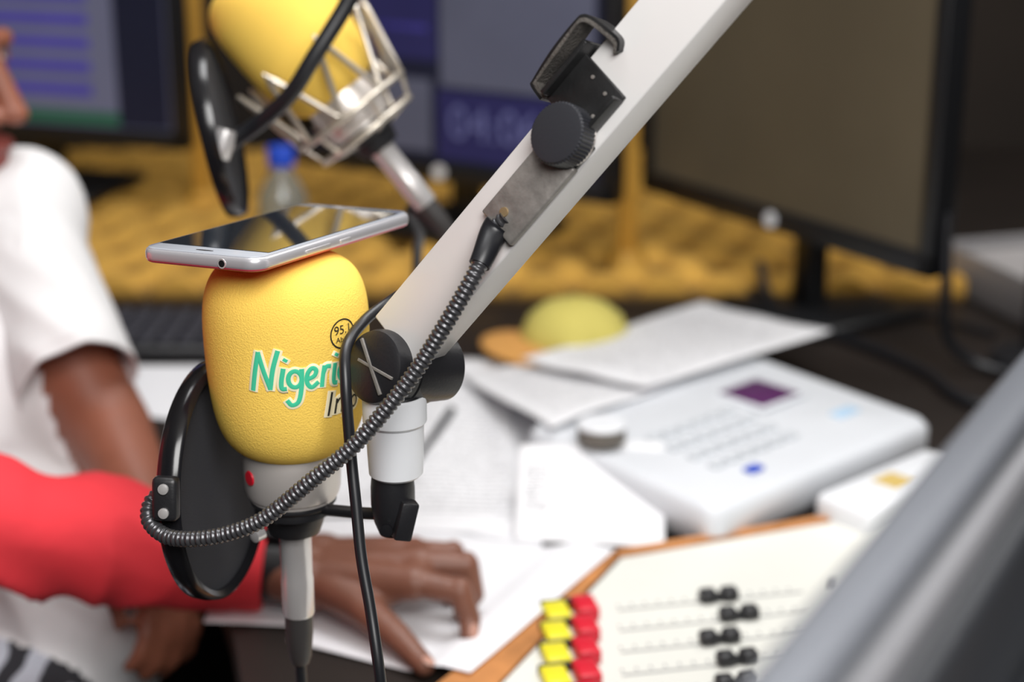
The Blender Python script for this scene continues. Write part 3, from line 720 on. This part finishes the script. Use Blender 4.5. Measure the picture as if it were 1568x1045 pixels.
for k in range(9):
    T=MR@Matrix.Translation(R12@V((-.0010*k,-.0330*k,0)))
    add_box(bY,T,(-.0092,-.014,0),(.0092,.012,.008),.002,2)
    add_box(bR,T,(.0138,-.014,0),(.0304,.012,.011),.002,2)
    add_box(bK,T,(-.0096,.0128,0),(.0310,.0152,.0075),.0008,1)
    add_box(bS,T,(.048,-.0012,0),(.195,.0012,.0004),0)
    for q in range(14): add_box(bT,T,(.049+.0105*q,.005,0),(.0505+.0105*q,.009,.0004),0)
    x=fad[k]
    add_box(bF,T,(x-.015,-.006,0),(x-.002,.006,.010),.002,1); add_box(bF,T,(x+.002,-.006,0),(x+.015,.006,.010),.002,1)
    add_box(bF,T,(x-.004,-.003,0),(x+.004,.003,.006),.0005,1)
    for q in (0,1,2): add_lathe(bT,[(0,0),(.004,0),(.0035,.008),(0,.008)],T@Matrix.Translation((.22+.022*q,0,0)),14)
finish(bY,'yellow_buttons',yel,mx,ang=50);finish(bR,'red_buttons',redb,mx,ang=50);finish(bK,'button_guards',blk,mx,ang=50)
finish(bS,'fader_slots',slot,mx,smooth=False);finish(bT,'scales_and_knobs',tick,mx);finish(bF,'fader_caps',blk,mx,ang=50)

cb=empty('power_cable',(.35,1.9,.755))
tube('cable_a',[(.30,2.00,.80),(.31,1.96,.765),(.335,1.90,.7565),(.40,1.80,.7565),(.44,1.72,.7565),(.47,1.62,.7565),(.60,1.58,.7565)],.006,rub,cb)
tube('cable_b',[(.452,1.72,.93),(.455,1.72,.85),(.465,1.73,.79),(.50,1.73,.762),(.54,1.70,.7565),(.56,1.66,.7565),(.60,1.63,.7565)],.006,rub,cb)
tube('cable_c',[(.34,1.965,.757),(.38,1.93,.757),(.45,1.95,.757),(.55,1.85,.757)],.004,rub,cb)
tyM=mat('tray_grey',(150,148,150),.5)
ty=empty('document_tray',(.70,1.98,.75)); TY=Matrix.Translation((.715,1.96,.7505))@Matrix.Rotation(.3,4,'Z')
bm=bmesh.new(); add_box(bm,TY,(-.13,-.17,0),(.13,.17,.004),.001)
for lo,hi in (((-.13,-.17,0),(-.126,.17,.055)),((.126,-.17,0),(.13,.17,.055)),((-.13,.166,0),(.13,.17,.055))): add_box(bm,TY,lo,hi,.001)
finish(bm,'tray',tyM,ty,ang=50)
box('paper_stack',(-.115,-.16,.004),(.115,.15,.045),mat('paper_stack',(176,172,172),.8),ty,TY,bev=.001)

# ================================================================ PEOPLE
man=empty('seated_man')
pr=[]
SH,SK,HR,LP,TR=0,1,2,3,4
pr+=[('e',(-.580,1.53,.92),(.160,.115,.15),(0,8,-28),SH),('e',(-.535,1.46,.80),(.165,.125,.17),(0,5,-28),SH),('e',(-.500,1.40,.69),(.185,.14,.14),(0,0,-28),SH),
     ('c',(-.70,1.62,.99),.062,(-.46,1.54,.985),.056,SH),('c',(-.46,1.38,.71),.10,(-.365,1.31,.675),.082,SH)]
pr+=[('c',(-.590,1.555,.98),.056,(-.575,1.55,1.05),.053,SK)]
pr+=[('c',(-.455,1.535,.980),.058,(-.425,1.46,.935),.052,SH),
     ('c',(-.43,1.46,.93),.044,(-.350,1.385,.820),.037,SK),('c',(-.350,1.385,.820),.038,(-.298,1.290,.778),.026,SK)]
pr+=gen_hand((-.298,1.288,.776),(.30,-.62,-.50),(.55,.0,.8),1,SK,.55,.86)
pr+=[('c',(-.69,1.60,.98),.062,(-.74,1.47,.85),.056,SH),('c',(-.74,1.48,.86),.045,(-.72,1.36,.74),.038,SK),('c',(-.72,1.36,.74),.038,(-.58,1.22,.72),.027,SK)]
pr+=gen_hand((-.57,1.21,.72),(.8,-.5,-.15),(0,-.1,1),1,SK,.4)
pr+=[('e',(-.53,1.43,.57),(.18,.15,.10),(0,0,-28),TR),('c',(-.47,1.36,.60),.095,(-.345,1.08,.605),.078,TR),('c',(-.64,1.34,.60),.095,(-.52,1.02,.60),.078,TR),
     ('c',(-.345,1.08,.595),.060,(-.37,1.05,.12),.042,SK),('c',(-.52,1.02,.59),.060,(-.53,1.02,.12),.042,SK),
     ('c',(-.37,1.06,.05),.045,(-.31,.90,.04),.036,TR),('c',(-.53,1.03,.05),.045,(-.49,.87,.04),.036,TR)]
body('torso_and_limbs',pr,[shirtM,skin2,hairM,lipM,strM],.0050,man,6,cloth=(0,4),amp=.011,freq=9)
A0=V((-.437,1.490,.952)); A1=V((-.370,1.372,.864)); ln_=(A1-A0).length
bm=bmesh.new(); SM=frame(A0,A1-A0,(0,0,1)); rings=[]; prof=[(.050,-.02),(.0545,.0),(.055,ln_*.35),(.054,ln_*.7),(.0555,ln_*.9),(.0565,ln_-.010),(.0555,ln_-.009),(.0565,ln_),(.0545,ln_),(.053,ln_-.03)]
fine=[]
for (r0,z0_),(r1,z1_) in zip(prof,prof[1:]):
    st=max(1,int(abs(z1_-z0_)/.006))
    for k in range(st): fine.append((r0+(r1-r0)*k/st,z0_+(z1_-z0_)*k/st))
fine.append(prof[-1])
for r,z in fine:
    rings.append([])
    for k in range(72):
        a=2*math.pi*k/72; q=SM@V((r*math.cos(a),r*math.sin(a)*.92,z))
        q=q+(q-(SM@V((0,0,z)))).normalized()*(.0035*noise.noise(q*16)+.0025*ridge(V((math.cos(a)*1.3,z*14+math.sin(a),3))))
        rings[-1].append(bm.verts.new(q))
for A,B in zip(rings,rings[1:]):
    for k in range(72): bm.faces.new((A[k],A[(k+1)%72],B[(k+1)%72],B[k]))
finish(bm,'shirt_sleeve',shirtM,man,ang=80)
VS=1.12
def H(f,l,u):
    F=V((math.cos(yaw),math.sin(yaw),-.10)).normalized(); Lf=V((-math.sin(yaw),math.cos(yaw),0)); U=F.cross(Lf)
    return tuple(hc+F*f+Lf*l+U*u*VS)
def head_prims(eu):
    return [('e',H(-.015,0,.035),(.092,.074,.086),eu,0),('e',H(.030,0,-.015),(.062,.060,.092),eu,0),('e',H(.050,0,-.075),(.042,.042,.032),eu,0),
     ('c',H(.088,0,.034),.010,H(.110,0,-.004),.012,0),('e',H(.113,0,-.010),(.014,.013,.011),eu,0),
     ('e',H(.100,.014,-.013),(.011,.009,.009),eu,0),('e',H(.100,-.014,-.013),(.011,.009,.009),eu,0),
     ('e',H(.094,0,-.038),(.015,.025,.0085),eu,1),('e',H(.091,0,-.051),(.015,.022,.0095),eu,1),('e',H(.076,0,-.083),(.020,.024,.018),eu,0),
     ('c',H(.084,.034,.042),.009,H(.084,-.034,.042),.009,0),('e',H(.066,.036,-.008),(.022,.022,.022),eu,0),('e',H(.066,-.036,-.008),(.022,.022,.022),eu,0),
     ('e',H(-.010,-.074,-.002),(.018,.008,.032),eu,0),('e',H(-.010,.074,-.002),(.018,.008,.032),eu,0),
     ('e',H(-.028,0,.052),(.092,.078,.080),eu,2),('c',H(-.03,0,-.04),.052,H(-.035,0,-.10),.055,0)]
def eyes(par):
    for nm,f_,u_,r_,m_ in (('eyes',.073,.022,.0130,eyeM),('irises',.0822,.021,.0062,hairM)):
        bm=bmesh.new()
        for sgn in (1,-1): bmesh.ops.create_uvsphere(bm,u_segments=20,v_segments=14,radius=r_,matrix=Matrix.Translation(V(H(f_,.031*sgn,u_))))
        finish(bm,nm,m_,par)
    bm=bmesh.new()
    for sgn in (1,-1):
        add_tube(bm,[V(H(.082,.031*sgn+.013*math.cos(t_),.024+.0135*math.sin(t_)/VS)) for t_ in [math.pi*k/8 for k in range(9)]],.0022,8)
    finish(bm,'eyelids',skin2,par)
hc=V((-.549,1.525,1.098)); yaw=math.radians(-14)
body('head',head_prims((0,6,-14)),[skin2,lipM,hairM],.0028,man,3)
eyes(man)
bm=bmesh.new(); add_tube(bm,catmull([(-.650,1.590,1.020),(-.610,1.500,1.000),(-.555,1.490,1.000),(-.520,1.530,1.012),(-.530,1.59,1.03)],8),.006,10); finish(bm,'shirt_collar',shirtM,man)
ch=empty('office_chair')
CH=Matrix.Translation((-.58,1.40,0))@Matrix.Rotation(math.radians(-28),4,'Z')
box('seat',(-.24,-.22,.40),(.24,.24,.465),blk,ch,CH,bev=.02,seg=3)
box('backrest',(-.24,.23,.52),(.02,.27,.78),blk,ch,CH,bev=.015,seg=3)
tube('back_post',[CH@V((-.1,.2,.41)),CH@V((-.1,.28,.43)),CH@V((-.1,.29,.6))],.015,blk,ch)
def base5(CH,par):
    lathe('gas_post',[(0,.08),(.03,.08),(.03,.25),(.02,.25),(.02,.405),(0,.405)],blk,par,CH,24)
    bm=bmesh.new()
    for k in range(5):
        a=2*math.pi*k/5+.3; add_tube(bm,[CH@V((0,0,.10)),CH@V((.27*math.cos(a),.27*math.sin(a),.065))],.016,10)
        add_lathe(bm,[(0,-.012),(.027,-.012),(.027,.012),(0,.012)],CH@frame((.27*math.cos(a),.27*math.sin(a),.028),(-math.sin(a),math.cos(a),0)),18)
    finish(bm,'star_base',blk,par)
base5(CH,ch)

per=empty('person_in_red_top')
RD=0
rp_=[('c',(-.62,.93,1.10),.070,(-.55,1.02,.94),.064,RD),('c',(-.55,1.02,.94),.064,(-.455,1.105,.858),.058,RD),('c',(-.455,1.105,.858),.058,(-.372,1.137,.842),.052,RD),
     ('c',(-.372,1.137,.840),.052,(-.286,1.168,.812),.044,RD),('c',(-.286,1.168,.812),.044,(-.216,1.180,.790),.036,RD)]
rp_+=[('e',(-.76,.86,.96),(.19,.12,.22),(0,0,35),RD),('e',(-.76,.86,.74),(.17,.13,.22),(0,0,35),RD),('c',(-.90,.78,1.12),.062,(-.63,.93,1.12),.062,RD),
     ('c',(-.90,.78,1.10),.062,(-.88,.90,.82),.05,RD),('c',(-.88,.90,.82),.05,(-.66,1.02,.68),.036,RD),
     ('c',(-.76,.86,1.13),.055,(-.74,.875,1.22),.052,1)]
rp_+=gen_hand((-.64,1.03,.68),(.8,.35,-.1),(0,0,1),1,1,.4)
rp_+=[('e',(-.76,.86,.56),(.18,.16,.10),(0,0,35),2),('c',(-.70,.92,.56),.085,(-.46,.92,.57),.06,2),('c',(-.80,.84,.56),.085,(-.50,.76,.58),.06,2),
     ('c',(-.46,.92,.56),.055,(-.46,.90,.08),.042,2),('c',(-.50,.76,.56),.055,(-.50,.76,.08),.042,2)]
body('torso_and_sleeves',rp_,[redM,skin,trouM],.0050,per,5,cloth=(0,2),amp=.012,freq=11)
hc=V((-.72,.90,1.29)); yaw=math.radians(38)
body('head',head_prims((0,6,38)),[skin2,lipM,hairM],.004,per,3)
eyes(per)
Wp=(-.158,1.178,.784)
hp=[('c',(-.230,1.180,.790),.024,Wp,.0235,0),('c',(-.175,1.188,.787),.020,(-.145,1.196,.785),.0205,0),('c',(-.175,1.170,.785),.020,(-.148,1.163,.782),.0205,0)]
im,mm_,rm,pm=(-.072,1.139,.793),(-.069,1.162,.797),(-.075,1.185,.795),(-.085,1.205,.788)
for mc,r in ((im,.0135),(mm_,.0135),(rm,.013),(pm,.012)): hp.append(('c',(-.138,1.178+(mc[1]-1.172)*.5,.785),.018,mc,r,0))
hp+=[('c',im,.0118,mm_,.012,0),('c',mm_,.012,rm,.0118,0),('c',rm,.0118,pm,.011,0)]
hp+=chain([im,(-.038,1.130,.790),(-.031,1.125,.770),(-.031,1.116,.7625)],[.0112,.0096,.0084,.0068],0)
hp+=chain([mm_,(-.034,1.162,.796),(-.029,1.160,.773),(-.038,1.156,.7605)],[.0114,.0098,.0084,.0068],0)
hp+=chain([rm,(-.045,1.190,.792),(-.039,1.188,.770),(-.048,1.182,.7595)],[.0108,.0093,.0080,.0066],0)
hp+=chain([pm,(-.059,1.214,.783),(-.053,1.213,.768),(-.061,1.206,.759)],[.0100,.0083,.0072,.0062],0)
hp+=chain([(-.138,1.158,.782),(-.110,1.130,.777),(-.083,1.100,.769),(-.062,1.075,.7600)],[.0175,.0140,.0108,.0080],0)
hp+=[('c',(-.112,1.138,.779),.013,(-.088,1.144,.785),.011,0)]
for kx in ((-.038,1.130,.7925),(-.034,1.162,.7985),(-.045,1.190,.7945)): hp.append(('e',kx,(.0085,.0085,.0085),(0,0,0),0))
body('left_hand',hp,[skin],.0016,per,2)
bm=bmesh.new()
for c,d,n_ in (((-.0585,1.0705,.7660),(.5,-.75,-.2),(.25,-.1,.95)),((-.0275,1.1120,.7668),(-.05,-.4,-.7),(.55,-.7,.35)),((-.033,1.1510,.7645),(-.4,-.2,-.6),(.7,-.5,.2))):
    Mn=frame(c,n_,d)@Matrix.Diagonal((.0058,.0042,.0012,1)); bmesh.ops.create_uvsphere(bm,u_segments=16,v_segments=10,radius=1,matrix=Mn)
finish(bm,'nails',nailM,per)
cf=frame((-.200,1.182,.789),V((.086,.002,-.010)),(0,0,1))
lathe('cuff',[(.0365,-.022),(.0375,-.012),(.0370,0),(.0365,.009),(.0350,.013),(.031,.012),(.030,-.010)],redM,per,cf,48,ang=60)
wt=empty('wrist_watch',(-.178,1.18,.787)); wf=frame((-.177,1.180,.787),V((.086,.0,-.008)),(0,0,1))
lathe('strap',[(.0255,-.009),(.0282,-.009),(.0282,.009),(.0255,.009),(.0255,-.009)],blk,wt,wf,40,ang=50)
box('watch_case',(.0265,-.017,-.014),(.0345,.017,.016),blkg,wt,wf,bev=.004,seg=3)
lathe('crown',[(0,0),(.002,0),(.002,.003),(0,.003)],slvd,wt,wf@frame((.030,-.017,.0),(0,-1,0)),12)
ch2=empty('office_chair'); CH=Matrix.Translation((-.78,.84,0))@Matrix.Rotation(math.radians(-60),4,'Z')
box('seat',(-.25,-.25,.40),(.25,.22,.465),blk,ch2,CH,bev=.02,seg=3)
base5(CH,ch2)

# ================================================================ LIGHTS
def area(name,loc,tgt,size,power,col=(1,1,1),sy=None):
    l=bpy.data.lights.new(name,'AREA'); l.energy=power; l.size=size; l.color=col
    if sy: l.shape='RECTANGLE'; l.size_y=sy
    o=bpy.data.objects.new(name,l); o.location=loc
    o.rotation_euler=(V(tgt)-V(loc)).to_track_quat('-Z','Y').to_euler(); scene.collection.objects.link(o); return o
area('flash_softbox',(.25,-.40,2.1),(-.08,1.0,1.0),.9,38,(1,.985,.965))
area('overhead_fill_light',(.1,1.25,2.55),(.1,1.35,0),1.1,26,(1,1,1),.7)  # unseen fill light added above the desk, no ceiling fixture behind it
area('overhead_fill_light',(1.1,1.9,2.5),(.3,1.7,.75),.8,13,(1,.97,.93))  # further fill added off to the right to brighten the background
w=bpy.data.worlds.new('World'); scene.world=w; w.use_nodes=True; w.node_tree.nodes['Background'].inputs[0].default_value=(.5,.5,.55,1); w.node_tree.nodes['Background'].inputs[1].default_value=.3

# ================================================================ CAMERA
cam=bpy.data.cameras.new('camera'); co=bpy.data.objects.new('camera',cam); scene.collection.objects.link(co)
co.location=(0,0,1.35); co.rotation_euler=(math.radians(72),0,0); cam.lens=60; cam.sensor_width=36; cam.clip_start=.02
cam.dof.use_dof=True; cam.dof.focus_distance=.88; cam.dof.aperture_fstop=4.0
scene.camera=co
